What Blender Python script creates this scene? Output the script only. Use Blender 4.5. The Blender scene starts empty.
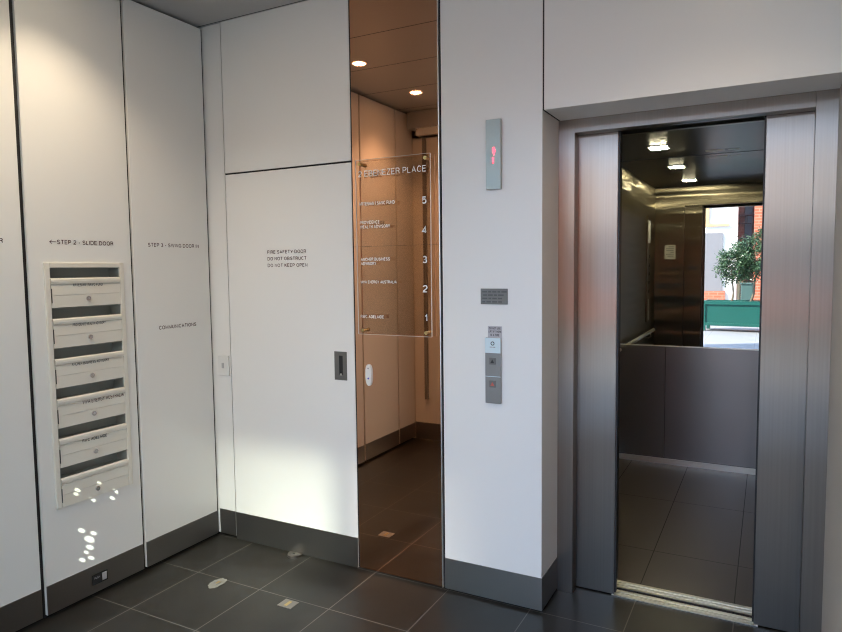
import bpy, bmesh, math, random
from mathutils import Vector, Matrix
random.seed(7)
S = bpy.context.scene
COL = S.collection
R = math.radians
GLSIGN = 1.0

# ------------------------------------------------------------------ camera
F, YAW, PITCH, ROLL = 656.6566, 0.486747, 0.0727616, -0.0114761
cd = bpy.data.cameras.new('camera'); cam = bpy.data.objects.new('camera', cd); COL.objects.link(cam)
cd.sensor_fit = 'HORIZONTAL'; cd.sensor_width = 36.0; cd.lens = F * 36.0 / 842.0
cd.clip_start = 0.02; cd.clip_end = 200
sy, cy, sp, cp = math.sin(YAW), math.cos(YAW), math.sin(PITCH), math.cos(PITCH)
fwd = Vector((-sy * cp, cy * cp, -sp)); right = Vector((cy, sy, 0)); up = right.cross(fwd)
r2 = math.cos(ROLL) * right + math.sin(ROLL) * up
u2 = -math.sin(ROLL) * right + math.cos(ROLL) * up
m = Matrix((r2, u2, -fwd)).transposed().to_4x4(); m.translation = (0, 0, 1.5)
cam.matrix_world = m
S.camera = cam

# ------------------------------------------------------------------ world, sun, added spots, exposure
S.view_settings.view_transform = 'Standard'; S.view_settings.look = 'None'
S.view_settings.gamma = 1.0; S.view_settings.use_curve_mapping = False
S.view_settings.exposure = 0.95
w = bpy.data.worlds.new('sky'); S.world = w; w.use_nodes = True
bg = w.node_tree.nodes['Background']
bg.inputs[0].default_value = (0.46, 0.66, 1.0, 1); bg.inputs[1].default_value = 2.9


def lamp(name, kind, loc, target, energy, color, **kw):
    d = bpy.data.lights.new(name, kind); o = bpy.data.objects.new(name, d); COL.objects.link(o)
    d.energy = energy; d.color = color
    for k, v in kw.items(): setattr(d, k, v)
    o.location = loc
    o.rotation_euler = (Vector(target) - Vector(loc)).to_track_quat('-Z', 'Y').to_euler()
    return o


lamp('sun', 'SUN', (-7, 4.5, 11), (0, 0, 3.4), 10.0, (1, 0.93, 0.80), angle=R(0.6))
# added spot lamp, source assumed, lighting fire door and floor through the glazed entrance
lamp('added_patch_spot', 'SPOT', (-0.75, -7.6, 8.35), (-2.10, 2.36, 0.08), 8200, (1, 0.93, 0.80),
     spot_size=R(6.6), spot_blend=0.9, shadow_soft_size=0.5)
# second added spot, source assumed; nodes cut small round dots on the left wall
GL = lamp('added_dot_spot', 'SPOT', (1.5, -5.0, 5.5), (-2.725, 1.88, 0.36), 8000, (1, 0.96, 0.88), spot_size=R(5.5), spot_blend=0.1, shadow_soft_size=0.002)
GL.data.use_nodes = True
gn, gk = GL.data.node_tree.nodes, GL.data.node_tree.links
ge = gn['Emission']; gt = gn.new('ShaderNodeNewGeometry')
acc = None
inv = GL.rotation_euler.to_matrix().inverted()
for dy_, dz_, rr_ in ((1.837, 0.332, 0.011), (1.895, 0.298, 0.010), (1.874, 0.277, 0.016), (1.874, 0.239, 0.012), (1.855, 0.223, 0.008), (1.834, 0.195, 0.010), (1.877, 0.188, 0.010), (1.836, 0.515, 0.009), (1.827, 0.500, 0.008), (1.945, 0.515, 0.007), (2.028, 0.451, 0.010), (2.000, 0.430, 0.009), (1.902, 0.452, 0.008)):
    dv_ = (Vector((-2.725, dy_, dz_)) - GL.location); dist_ = dv_.length; dv_.normalize()
    dn = gn.new('ShaderNodeVectorMath'); dn.operation = 'DISTANCE'; dn.inputs[1].default_value = GLSIGN * dv_
    gk.new(gt.outputs['Incoming'], dn.inputs[0])
    mr = gn.new('ShaderNodeMapRange'); mr.interpolation_type = 'SMOOTHSTEP'
    mr.inputs[1].default_value = rr_ * 0.6 / dist_; mr.inputs[2].default_value = rr_ * 1.0 / dist_; mr.inputs[3].default_value = 1; mr.inputs[4].default_value = 0
    gk.new(dn.outputs['Value'], mr.inputs[0])
    if acc is None: acc = mr.outputs[0]
    else:
        ad = gn.new('ShaderNodeMath'); ad.operation = 'MAXIMUM'; gk.new(acc, ad.inputs[0]); gk.new(mr.outputs[0], ad.inputs[1]); acc = ad.outputs[0]
gk.new(acc, ge.inputs['Strength'])
S.cycles.max_bounces = 14; S.cycles.glossy_bounces = 8; S.cycles.transmission_bounces = 10
S.cycles.transparent_max_bounces = 16; S.cycles.caustics_reflective = True
S.cycles.sample_clamp_indirect = 6.0
S.cycles.denoising_prefilter = 'NONE'; S.cycles.use_adaptive_sampling = False; S.cycles.filter_width = 1.1

# ------------------------------------------------------------------ materials
ANISO = 0.0
MATS = {}


def mat(name, col, rough=0.5, metal=0.0, **kw):
    if name in MATS: return MATS[name]
    mm = bpy.data.materials.new(name); mm.use_nodes = True
    b = mm.node_tree.nodes['Principled BSDF']
    b.inputs['Base Color'].default_value = (*col, 1)
    b.inputs['Roughness'].default_value = rough; b.inputs['Metallic'].default_value = metal
    for k, v in kw.items():
        b.inputs[k.replace('_', ' ')].default_value = v
    MATS[name] = mm
    return mm


def nodes(mm):
    return mm.node_tree.nodes, mm.node_tree.links, mm.node_tree.nodes['Principled BSDF']


def add_noise(mm, scale, detail=3, mapscale=(1, 1, 1), lo=None, hi=None, sock='Roughness', bump=0.0, bdist=0.002):
    n, l, b = nodes(mm)
    tc = n.new('ShaderNodeTexCoord'); mp = n.new('ShaderNodeMapping'); mp.inputs['Scale'].default_value = mapscale
    geo = n.new('ShaderNodeNewGeometry')
    l.new(geo.outputs['Position'], mp.inputs['Vector'])
    no = n.new('ShaderNodeTexNoise'); no.inputs['Scale'].default_value = scale; no.inputs['Detail'].default_value = detail
    l.new(mp.outputs[0], no.inputs['Vector'])
    if lo is not None:
        if sock == 'Base Color':
            mx = n.new('ShaderNodeMix'); mx.data_type = 'RGBA'
            mx.inputs[6].default_value = (*lo, 1); mx.inputs[7].default_value = (*hi, 1)
            l.new(no.outputs['Fac'], mx.inputs[0]); l.new(mx.outputs[2], b.inputs['Base Color'])
        else:
            mr = n.new('ShaderNodeMapRange'); mr.inputs[3].default_value = lo; mr.inputs[4].default_value = hi
            mr.inputs[1].default_value = 0.25; mr.inputs[2].default_value = 0.75
            l.new(no.outputs['Fac'], mr.inputs[0]); l.new(mr.outputs[0], b.inputs[sock])
    if bump:
        bp = n.new('ShaderNodeBump'); bp.inputs['Strength'].default_value = bump; bp.inputs['Distance'].default_value = bdist
        l.new(no.outputs['Fac'], bp.inputs['Height']); l.new(bp.outputs[0], b.inputs['Normal'])
    return mm


WHITE = mat('white_panel_paint', (0.80, 0.787, 0.737), 0.33)
PLASTER = mat('white_wall_paint', (0.76, 0.73, 0.66), 0.55)
CEILM = mat('ceiling_panel', (0.62, 0.61, 0.58), 0.45)
BLACK = mat('black_gap', (0.012, 0.011, 0.011), 0.7)
RUBBER = mat('black_rubber', (0.015, 0.015, 0.016), 0.45)
STEEL = mat('brushed_steel', (0.345, 0.30, 0.255), 0.285, 1.0, Anisotropic=1.0)
add_noise(STEEL, 4.0, 3, (30, 30, 0.25), lo=(0.315, 0.285, 0.255), hi=(0.405, 0.36, 0.315), sock='Base Color')
KICK = mat('steel_kick_plate', (0.34, 0.33, 0.31), 0.34, 1.0)
add_noise(KICK, 3.0, 3, (1.0, 1.0, 60), 0.32, 0.36)
CABSTEEL = mat('dark_brushed_lift_steel', (0.35, 0.315, 0.235), 0.28, 1.0, Anisotropic=1.0)
add_noise(CABSTEEL, 1.0, 1, (0.9, 0.9, 9.0), bump=0.5, bdist=0.025)
CABLOW = mat('dull_lower_steel', (0.34, 0.32, 0.31), 0.28, 1.0, Anisotropic=0.15)
add_noise(CABLOW, 1.0, 1, (1.5, 1.5, 4.0), bump=0.25, bdist=0.012)
for _m in (CABSTEEL, STEEL, CABLOW):
    _n, _l, _b = nodes(_m)
    _t = _n.new('ShaderNodeTangent'); _t.direction_type = 'RADIAL'; _t.axis = 'Z'
    _l.new(_t.outputs[0], _b.inputs['Tangent']); _b.inputs['Anisotropic Rotation'].default_value = ANISO
COPPER = mat('copper_mirror', (0.70, 0.375, 0.225), 0.02, 1.0)
LMIRROR = mat('lift_mirror', (0.66, 0.66, 0.65), 0.01, 1.0)
GLOSSBLK = mat('gloss_black_ceiling', (0.006, 0.006, 0.007), 0.30)
ALU = mat('aluminium', (0.95, 0.92, 0.86), 0.36, 1.0)
CHROME = mat('chrome', (0.7, 0.7, 0.7), 0.25, 1.0)
BRASS = mat('brass', (0.52, 0.38, 0.16), 0.3, 1.0)
CREAM = mat('cream_letterbox_enamel', (0.74, 0.70, 0.60), 0.38)
CREAMIN = mat('letterbox_inner_shade', (0.30, 0.31, 0.27), 0.6)  # darker copy of the cream, slot shade put into the colour
MAROON = mat('maroon_vinyl', (0.07, 0.022, 0.02), 0.5)
BLKTXT = mat('black_vinyl', (0.03, 0.028, 0.028), 0.5)
WHTTXT = mat('white_vinyl', (0.86, 0.86, 0.84), 0.5)
GREYTXT = mat('grey_print', (0.30, 0.30, 0.29), 0.6)
PLAQUE = mat('bronze_grey_plaque', (0.17, 0.165, 0.15), 0.45, 0.5)
PANELGREY = mat('grey_green_indicator_face', (0.40, 0.44, 0.41), 0.35, 0.3)
PALEBLUE = mat('pale_display', (0.62, 0.74, 0.76), 0.25)
PLASTIC = mat('white_plastic', (0.74, 0.73, 0.68), 0.35)
REDLED = mat('red_led', (0.8, 0.02, 0.03), 0.4, Emission_Strength=2.2, Emission_Color=(1, 0.06, 0.09, 1))
RED = mat('red_mark', (0.55, 0.10, 0.07), 0.45)
GREYSTICK = mat('grey_notice', (0.46, 0.44, 0.44), 0.5)
WARMLENS = mat('downlight_lens', (1, 1, 1), 0.3, Emission_Strength=40.0, Emission_Color=(1, 0.82, 0.58, 1))
LEDLENS = mat('lift_light_lens', (1, 1, 1), 0.3, Emission_Strength=70.0, Emission_Color=(1, 0.90, 0.60, 1))
PAPER = mat('paper_notice', (0.55, 0.53, 0.46), 0.6)
BARK = mat('bark', (0.20, 0.16, 0.11), 0.85)
TEAL = mat('teal_paint', (0.0035, 0.075, 0.06), 0.4)
SOIL = mat('soil', (0.05, 0.035, 0.025), 0.95)
LEAF = mat('citrus_leaf', (0.045, 0.10, 0.05), 0.35)
add_noise(LEAF, 9, 2, lo=(0.02, 0.065, 0.035), hi=(0.09, 0.16, 0.07), sock='Base Color')
OUTWHITE = mat('white_render', (0.82, 0.81, 0.78), 0.8)
OUTGREY = mat('grey_render', (0.20, 0.20, 0.215), 0.8)
OCHRE = mat('ochre_trim', (0.62, 0.42, 0.20), 0.7)
DARKGLASS = mat('dark_window_glass', (0.03, 0.035, 0.05), 0.05)
IRON = mat('dark_iron', (0.05, 0.03, 0.035), 0.5)
YGLASS = mat('pale_green_glass', (0.55, 0.62, 0.42), 0.2)
DKTEAL = mat('dark_green_bin', (0.05, 0.10, 0.09), 0.5)


def brick_mat(name, c1, c2, mortar, scale):
    mm = mat(name, c1, 0.85); n, l, b = nodes(mm)
    geo = n.new('ShaderNodeNewGeometry'); sx = n.new('ShaderNodeSeparateXYZ'); cx = n.new('ShaderNodeCombineXYZ')
    l.new(geo.outputs['Position'], sx.inputs[0])
    ad = n.new('ShaderNodeMath'); ad.operation = 'ADD'
    l.new(sx.outputs[0], ad.inputs[0]); l.new(sx.outputs[1], ad.inputs[1])
    l.new(ad.outputs[0], cx.inputs[0]); l.new(sx.outputs[2], cx.inputs[1])
    bt = n.new('ShaderNodeTexBrick'); bt.inputs['Scale'].default_value = scale
    bt.inputs['Color1'].default_value = (*c1, 1); bt.inputs['Color2'].default_value = (*c2, 1)
    bt.inputs['Mortar'].default_value = (*mortar, 1); bt.inputs['Mortar Size'].default_value = 0.012
    bt.inputs['Brick Width'].default_value = 0.24; bt.inputs['Row Height'].default_value = 0.086
    l.new(cx.outputs[0], bt.inputs['Vector']); l.new(bt.outputs['Color'], b.inputs['Base Color'])
    return mm


BRICK = brick_mat('red_brick', (0.52, 0.13, 0.065), (0.45, 0.10, 0.05), (0.42, 0.22, 0.15), 1.0)
BRICKDK = brick_mat('dark_brown_brick', (0.16, 0.08, 0.065), (0.13, 0.06, 0.05), (0.15, 0.10, 0.09), 1.0)  # darker brown brick for the set-back wall


def tile_mat(name, base, var, grout, x0, dx, y0, dy, gw, rough, nscale=3.0):
    """large floor tiles with thin grout lines at fixed world positions"""
    mm = mat(name, base, rough); n, l, b = nodes(mm)
    geo = n.new('ShaderNodeNewGeometry'); sx = n.new('ShaderNodeSeparateXYZ'); l.new(geo.outputs['Position'], sx.inputs[0])

    def M(op, a, c=None):
        q = n.new('ShaderNodeMath'); q.operation = op
        for i, v in enumerate((a, c)):
            if v is None: continue
            if isinstance(v, (int, float)): q.inputs[i].default_value = v
            else: l.new(v, q.inputs[i])
        return q.outputs[0]

    def line(ax, o, d):
        f = M('FLOORED_MODULO', M('SUBTRACT', ax, o - d * 0.5), d)
        return M('LESS_THAN', M('ABSOLUTE', M('SUBTRACT', f, d * 0.5)), gw * 0.5)
    g = M('MAXIMUM', line(sx.outputs[0], x0, dx), line(sx.outputs[1], y0, dy))
    no = n.new('ShaderNodeTexNoise'); no.inputs['Scale'].default_value = nscale; no.inputs['Detail'].default_value = 6
    l.new(geo.outputs['Position'], no.inputs['Vector'])
    m1 = n.new('ShaderNodeMix'); m1.data_type = 'RGBA'
    m1.inputs[6].default_value = (*base, 1); m1.inputs[7].default_value = (*var, 1); l.new(no.outputs['Fac'], m1.inputs[0])
    m2 = n.new('ShaderNodeMix'); m2.data_type = 'RGBA'
    l.new(g, m2.inputs[0]); l.new(m1.outputs[2], m2.inputs[6]); m2.inputs[7].default_value = (*grout, 1)
    l.new(m2.outputs[2], b.inputs['Base Color'])
    mr = n.new('ShaderNodeMapRange'); mr.inputs[3].default_value = rough * 0.80; mr.inputs[4].default_value = rough * 1.0
    l.new(no.outputs['Fac'], mr.inputs[0])
    rr = M('ADD', mr.outputs[0], M('MULTIPLY', g, 0.3)); l.new(rr, b.inputs['Roughness'])
    return mm


FLOORM = tile_mat('charcoal_floor_tile', (0.011, 0.010, 0.0085), (0.030, 0.0265, 0.022), (0.13, 0.12, 0.105),
                  -2.083, 0.3975, 2.28, 0.3925, 0.0045, 0.36)
CABFLOOR = tile_mat('lift_floor_tile', (0.052, 0.041, 0.034), (0.070, 0.056, 0.047), (0.01, 0.009, 0.008),
                    -0.50, 0.4, 4.36, 0.82, 0.0045, 0.37)
PAVE = tile_mat('lane_paving', (0.19, 0.195, 0.21), (0.24, 0.245, 0.26), (0.2, 0.2, 0.22), -0.2, 0.9, -2.0, 0.6, 0.015, 0.7)
nodes(FLOORM)[2].inputs['Specular IOR Level'].default_value = 0.26
nodes(CABFLOOR)[2].inputs['Specular IOR Level'].default_value = 0.35
_c = tile_mat('ceiling_tile', (0.40, 0.39, 0.37), (0.42, 0.41, 0.39), (0.05, 0.05, 0.05), -40.0, 90.0, 2.123, 0.533, 0.008, 0.4)
CEILM = _c


def glass(name, tint, rough=0.0, refl=1.0, ior=1.45):
    mm = bpy.data.materials.new(name); mm.use_nodes = True
    n, l = mm.node_tree.nodes, mm.node_tree.links
    n.remove(n['Principled BSDF'])
    tr = n.new('ShaderNodeBsdfTransparent'); tr.inputs[0].default_value = (*tint, 1)
    gl = n.new('ShaderNodeBsdfGlossy'); gl.inputs['Roughness'].default_value = rough
    fr = n.new('ShaderNodeFresnel'); fr.inputs[0].default_value = ior
    mx = n.new('ShaderNodeMixShader')
    ge_ = n.new('ShaderNodeNewGeometry'); su = n.new('ShaderNodeMath'); su.operation = 'SUBTRACT'; su.inputs[0].default_value = 1.0
    l.new(ge_.outputs['Backfacing'], su.inputs[1])
    mu = n.new('ShaderNodeMath'); mu.operation = 'MULTIPLY'
    if refl == 0:
        l.new(tr.outputs[0], n['Material Output'].inputs[0]); MATS[name] = mm; return mm
    l.new(fr.outputs[0], mu.inputs[0]); l.new(su.outputs[0], mu.inputs[1])
    l.new(mu.outputs[0], mx.inputs[0])
    l.new(tr.outputs[0], mx.inputs[1]); l.new(gl.outputs[0], mx.inputs[2])
    l.new(mx.outputs[0], n['Material Output'].inputs[0])
    return mm


ACRYL = glass('clear_acrylic', (0.93, 0.93, 0.92), refl=0)
DOORGLASS = glass('door_glass', (0.92, 0.95, 0.94))
ACRYLEDGE = mat('acrylic_edge', (0.78, 0.72, 0.66), 0.25)


# ------------------------------------------------------------------ mesh helpers
class MB:
    def __init__(s): s.bm = bmesh.new()

    def box(s, x0, x1, y0, y1, z0, z1, bev=0.0, seg=2):
        r = bmesh.ops.create_cube(s.bm, size=1.0)
        vs = r['verts']
        for v in vs:
            v.co = Vector((x0 + (v.co.x + .5) * (x1 - x0), y0 + (v.co.y + .5) * (y1 - y0), z0 + (v.co.z + .5) * (z1 - z0)))
        if bev:
            es = list({e for v in vs for e in v.link_edges})
            bmesh.ops.bevel(s.bm, geom=es, offset=bev, segments=seg, affect='EDGES', profile=0.5)
        return s

    def cyl(s, a, b, r, r2=None, seg=20, caps=True):
        a, b = Vector(a), Vector(b); d = b - a
        q = d.to_track_quat('Z', 'Y').to_matrix().to_4x4(); q.translation = (a + b) / 2
        bmesh.ops.create_cone(s.bm, cap_ends=caps, segments=seg, radius1=r, radius2=r if r2 is None else r2, depth=d.length, matrix=q)
        return s

    def ring(s, c, axis, ro, ri, h, seg=28):
        """flat annular ring, thickness h along axis from c"""
        ax = Vector(axis).normalized(); q = ax.to_track_quat('Z', 'Y').to_matrix()
        L = []
        for (rr, t) in ((ro, 0), (ro, h), (ri, h), (ri, 0)):
            L.append([s.bm.verts.new(Vector(c) + q @ Vector((rr * math.cos(2 * math.pi * i / seg), rr * math.sin(2 * math.pi * i / seg), t))) for i in range(seg)])
        for k in range(4):
            A, B = L[k], L[(k + 1) % 4]
            for i in range(seg):
                j = (i + 1) % seg
                s.bm.faces.new((A[i], A[j], B[j], B[i]))
        return s

    def tube(s, pts, r, seg=12):
        pts = [Vector(p) for p in pts]; rings = []
        for i, p in enumerate(pts):
            d = (pts[min(i + 1, len(pts) - 1)] - pts[max(i - 1, 0)]).normalized()
            q = d.to_track_quat('Z', 'Y').to_matrix()
            rad = r[i] if isinstance(r, (list, tuple)) else r
            rings.append([s.bm.verts.new(p + q @ Vector((rad * math.cos(2 * math.pi * k / seg), rad * math.sin(2 * math.pi * k / seg), 0))) for k in range(seg)])
        for A, B in zip(rings, rings[1:]):
            for k in range(seg):
                s.bm.faces.new((A[k], A[(k + 1) % seg], B[(k + 1) % seg], B[k]))
        s.bm.faces.new(rings[0][::-1]); s.bm.faces.new(rings[-1])
        return s

    def prism(s, poly, fn, d0, d1):
        """poly of (u,v); fn(u,v,d)->xyz; extruded d0..d1"""
        A = [s.bm.verts.new(fn(u, v, d0)) for u, v in poly]; B = [s.bm.verts.new(fn(u, v, d1)) for u, v in poly]
        s.bm.faces.new(A[::-1]); s.bm.faces.new(B)
        for i in range(len(A)):
            j = (i + 1) % len(A); s.bm.faces.new((A[i], A[j], B[j], B[i]))
        return s

    def build(s, name, material, parent=None, smooth=False):
        bm = s.bm
        bmesh.ops.recalc_face_normals(bm, faces=bm.faces)
        if parent is not None:
            org = WORLD[parent.name]
        else:
            xs = [v.co for v in bm.verts]
            lo = Vector((min(v.x for v in xs), min(v.y for v in xs), min(v.z for v in xs)))
            hi = Vector((max(v.x for v in xs), max(v.y for v in xs), max(v.z for v in xs)))
            org = Vector(((lo.x + hi.x) / 2, (lo.y + hi.y) / 2, lo.z))
        bmesh.ops.translate(bm, verts=bm.verts, vec=-org)
        me = bpy.data.meshes.new(name); bm.to_mesh(me); bm.free()
        if smooth:
            for p in me.polygons: p.use_smooth = True
        me.materials.append(material)
        o = bpy.data.objects.new(name, me); COL.objects.link(o)
        if parent is not None:
            o.parent = parent
        else:
            o.location = org
        WORLD[o.name] = org
        return o


WORLD = {}


def thing(name, loc, label, cat, group=None):
    o = bpy.data.objects.new(name, None); COL.objects.link(o); o.location = loc; o.empty_display_size = 0.05
    WORLD[o.name] = Vector(loc)
    o['label'] = label; o['category'] = cat
    if group: o['group'] = group
    return o


def tag(o, label, cat, group=None):
    o['label'] = label; o['category'] = cat
    if group: o['group'] = group
    return o


def struct(o, label=None):
    o['kind'] = 'structure'
    if label: o['label'] = label
    return o


def bx(name, x0, x1, y0, y1, z0, z1, material, parent=None, bev=0.0):
    return MB().box(x0, x1, y0, y1, z0, z1, bev).build(name, material, parent)


BACK = (Vector((1, 0, 0)), Vector((0, 0, 1)), Vector((0, -1, 0)))     # writing read on a surface facing the camera side (-Y)
LEFT = (Vector((0, 1, 0)), Vector((0, 0, 1)), Vector((1, 0, 0)))      # on the left wall, facing +X
FRONT = (Vector((-1, 0, 0)), Vector((0, 0, 1)), Vector((0, 1, 0)))    # on a surface facing +Y


def _arc(cx, cy, rx, ry, a0, a1, n=10):
    return [(cx + rx * math.cos(R(a0 + (a1 - a0) * i / n)), cy + ry * math.sin(R(a0 + (a1 - a0) * i / n))) for i in range(n + 1)]


def glyphs():
    """plain grotesque capitals drawn as strokes: width, list of polylines (x 0..w, y 0..1)"""
    G = {}
    G['A'] = (.70, [[(0, 0), (.35, 1), (.70, 0)], [(.13, .34), (.57, .34)]])
    G['B'] = (.62, [[(.35, .53), (0, .53), (0, 1), (.35, 1)] + _arc(.35, .765, .23, .235, 90, -90)[1:], [(0, .53), (0, 0), (.35, 0)] + _arc(.35, .265, .27, .265, -90, 90)[1:]])
    G['C'] = (.68, [_arc(.36, .5, .36, .5, 40, 320, 20)])
    G['D'] = (.68, [[(.30, 0), (0, 0), (0, 1), (.30, 1)] + _arc(.30, .5, .38, .5, 90, -90, 14)[1:]])
    G['E'] = (.56, [[(.56, 0), (0, 0), (0, 1), (.56, 1)], [(0, .52), (.50, .52)]])
    G['F'] = (.54, [[(0, 0), (0, 1), (.54, 1)], [(0, .50), (.47, .50)]])
    G['G'] = (.70, [_arc(.36, .5, .36, .5, 42, 330, 20) + [(.70, .42)], [(.42, .45), (.70, .45), (.70, 0)]])
    G['H'] = (.62, [[(0, 0), (0, 1)], [(.62, 0), (.62, 1)], [(0, .52), (.62, .52)]])
    G['I'] = (.02, [[(.01, 0), (.01, 1)]])
    G['K'] = (.62, [[(0, 0), (0, 1)], [(.60, 1), (0, .38)], [(.20, .58), (.64, 0)]])
    G['L'] = (.50, [[(0, 1), (0, 0), (.50, 0)]])
    G['M'] = (.76, [[(0, 0), (0, 1), (.38, .08), (.76, 1), (.76, 0)]])
    G['N'] = (.62, [[(0, 0), (0, 1), (.62, 0), (.62, 1)]])
    G['O'] = (.74, [_arc(.37, .5, .37, .5, 90, 450, 24)])
    G['P'] = (.58, [[(0, 0), (0, 1), (.32, 1)] + _arc(.32, .73, .26, .27, 90, -90)[1:] + [(0, .46)]])
    G['R'] = (.62, [[(0, 0), (0, 1), (.34, 1)] + _arc(.34, .75, .26, .25, 90, -90)[1:] + [(0, .50)], [(.34, .50), (.50, .42), (.56, .22), (.62, 0)]])
    G['S'] = (.62, [_arc(.31, .755, .28, .245, 25, 270, 12) + _arc(.31, .255, .31, .255, 90, -155, 12)[1:]])
    G['T'] = (.60, [[(.30, 0), (.30, 1)], [(0, 1), (.60, 1)]])
    G['U'] = (.62, [[(0, 1), (0, .32)] + _arc(.31, .32, .31, .32, 180, 360, 12)[1:] + [(.62, 1)]])
    G['V'] = (.66, [[(0, 1), (.33, 0), (.66, 1)]])
    G['W'] = (.96, [[(0, 1), (.25, 0), (.48, .95), (.71, 0), (.96, 1)]])
    G['Y'] = (.66, [[(0, 1), (.33, .44), (.66, 1)], [(.33, .44), (.33, 0)]])
    G['Z'] = (.58, [[(0, 1), (.58, 1), (0, 0), (.58, 0)]])
    G['1'] = (.30, [[(0, .76), (.16, .82), (.26, 1), (.26, 0)]])
    G['2'] = (.54, [_arc(.27, .72, .27, .28, 165, -25, 10) + [(.35, .40), (.05, .16), (0, 0), (.54, 0)]])
    G['3'] = (.54, [_arc(.26, .755, .23, .245, 150, -90, 10) + _arc(.26, .265, .28, .265, 90, -150, 10)[1:]])
    G['4'] = (.58, [[(.58, .26), (0, .26), (.42, 1), (.42, 0)]])
    G['5'] = (.54, [[(.50, 1), (.10, 1), (.03, .46)] + _arc(.26, .33, .28, .33, 130, -145, 12)])
    G['-'] = (.30, [[(0, .38), (.30, .38)]])
    G['|'] = (.02, [[(.01, -.12), (.01, 1.1)]])
    return G


GLYPHS = glyphs()


def text_into(mb, s, org, frame, width, height, weight=0.14, thick=0.0008):
    """letters as flat strokes; (org) lower left corner, fitted to width x height"""
    U, V, N = frame; org = Vector(org); wt = weight
    pos = []; x = wt / 2; gap = 0.17 + wt * 0.9
    for ch in s:
        if ch == ' ': x += 0.40; continue
        g = GLYPHS[ch]; pos.append((x, g)); x += g[0] + gap
    tot = x - gap + wt / 2
    kx, kz = width / tot, height

    def put(px, pz): return mb.bm.verts.new(org + U * (px * kx) + V * (pz * kz) + N * thick)
    for x0, g in pos:
        for pl_ in g[1]:
            pts = [Vector((x0 + p[0], wt / 2 + p[1] * (1 - wt))) for p in pl_]
            closed = (pts[0] - pts[-1]).length < 1e-4 and len(pts) > 4
            if closed: pts = pts[:-1]
            nP = len(pts); rail = []
            for i, p in enumerate(pts):
                a = pts[i - 1] if (i > 0 or closed) else None
                b = pts[(i + 1) % nP] if (i < nP - 1 or closed) else None
                d1 = (p - a).normalized() if a is not None else None
                d2 = (b - p).normalized() if b is not None else None
                n1 = Vector((-d1.y, d1.x)) if d1 is not None else None
                n2 = Vector((-d2.y, d2.x)) if d2 is not None else None
                if n1 is None: nn = n2; k_ = 1
                elif n2 is None: nn = n1; k_ = 1
                else:
                    nn = (n1 + n2)
                    if nn.length < 0.2: nn = n1
                    nn = nn.normalized(); k_ = min(1 / max(nn.dot(n1), 0.35), 1.9)
                rail.append((put(*(p + nn * wt / 2 * k_)), put(*(p - nn * wt / 2 * k_))))
            for i in range(nP if closed else nP - 1):
                A, B = rail[i], rail[(i + 1) % nP]
                try: mb.bm.faces.new((A[0], A[1], B[1], B[0]))
                except ValueError: pass


def lettering(lines, frame, material, parent, bold=0.14, name='lettering', thick=0.0008):
    """lines: (string, origin, width, height)"""
    mb = MB()
    for s, org, wd, ht in lines: text_into(mb, s, org, frame, wd, ht, bold, thick)
    bm = mb.bm
    org = WORLD[parent.name]
    bmesh.ops.translate(bm, verts=bm.verts, vec=-org)
    me = bpy.data.meshes.new(name); bm.to_mesh(me); bm.free(); me.materials.append(material)
    o = bpy.data.objects.new(name, me); COL.objects.link(o); o.parent = parent; WORLD[o.name] = org
    return o


# ================================================================== STRUCTURE
XL, YB = -2.725, 2.665          # face of the left wall, face of the back wall
CEIL = 2.805
XR = 0.215                      # right wall face

struct(bx('floor', XL - 0.25, XR + 0.2, -0.05, 3.03, -0.2, 0.0, FLOORM))
struct(bx('ceiling', XL - 0.25, XR + 0.2, 0.2, 3.0, CEIL, CEIL + 0.2, CEILM))
struct(bx('wall_left', XL - 0.30, XL - 0.20, 0.2, 3.0, 0, CEIL, BLACK))

# left wall: tall white service doors with dark gaps
zt = 2.793; zb = 0.018; zk = 0.146


def left_panel(name, y0, y1, hole=None, label=None):
    mb = MB()
    if hole is None:
        mb.box(XL - 0.03, XL, y0, y1, zb, zt, 0.0012, 1)
    else:
        a, b, c, d = hole
        mb.box(XL - 0.03, XL, y0, a, zb, zt); mb.box(XL - 0.03, XL, b, y1, zb, zt)
        mb.box(XL - 0.03, XL, a, b, zb, c); mb.box(XL - 0.03, XL, a, b, d, zt)
    o = struct(mb.build(name, WHITE), label)
    k = MB().box(XL, XL + 0.0025, y0 + 0.001, y1 - 0.001, zb, zk).build('kick_plate', KICK, o)
    k['label'] = 'brushed steel kick plate'
    return o


pw = 0.5135
bounds = [(0.31, 0.588), (0.604, 1.122), (1.140, 1.640), (1.661, 2.160), (2.177, 2.660)]
left_panel('door_1', *bounds[0]); left_panel('door_2', *bounds[1])
d3 = left_panel('door_3', *bounds[2])
d4 = left_panel('door_4', *bounds[3], hole=(1.735, 2.099, 0.478, 1.53))
d5 = left_panel('door_5', *bounds[4])
lettering([('STEP 1 - SLIDE DOOR', (XL, 1.245, 1.620), 0.318, 0.0195)], LEFT, MAROON, d3, 0.17)
mb = MB()
text_into(mb, 'STEP 2 - SLIDE DOOR', (XL, 1.790, 1.6215), LEFT, 0.277, 0.0195, 0.17)
fnL = lambda u, v, d: Vector((XL + d, u, v))
mb.prism([(1.760, 1.630), (1.786, 1.630), (1.786, 1.6325), (1.760, 1.6325)], fnL, 0, 0.0008)
mb.prism([(1.756, 1.6312), (1.766, 1.6395), (1.7695, 1.6395), (1.7595, 1.6312)], fnL, 0, 0.0008)
mb.prism([(1.756, 1.6312), (1.7595, 1.6312), (1.7695, 1.623), (1.766, 1.623)], fnL, 0, 0.0008)
mb.build('lettering', MAROON, d4)
lettering([('STEP 3 - SWING DOOR IN', (XL, 2.262, 1.6215), 0.330, 0.0195), ('COMMUNICATIONS', (XL, 2.309, 1.2035), 0.245, 0.0195)],
          LEFT, MAROON, d5, 0.17)

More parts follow.
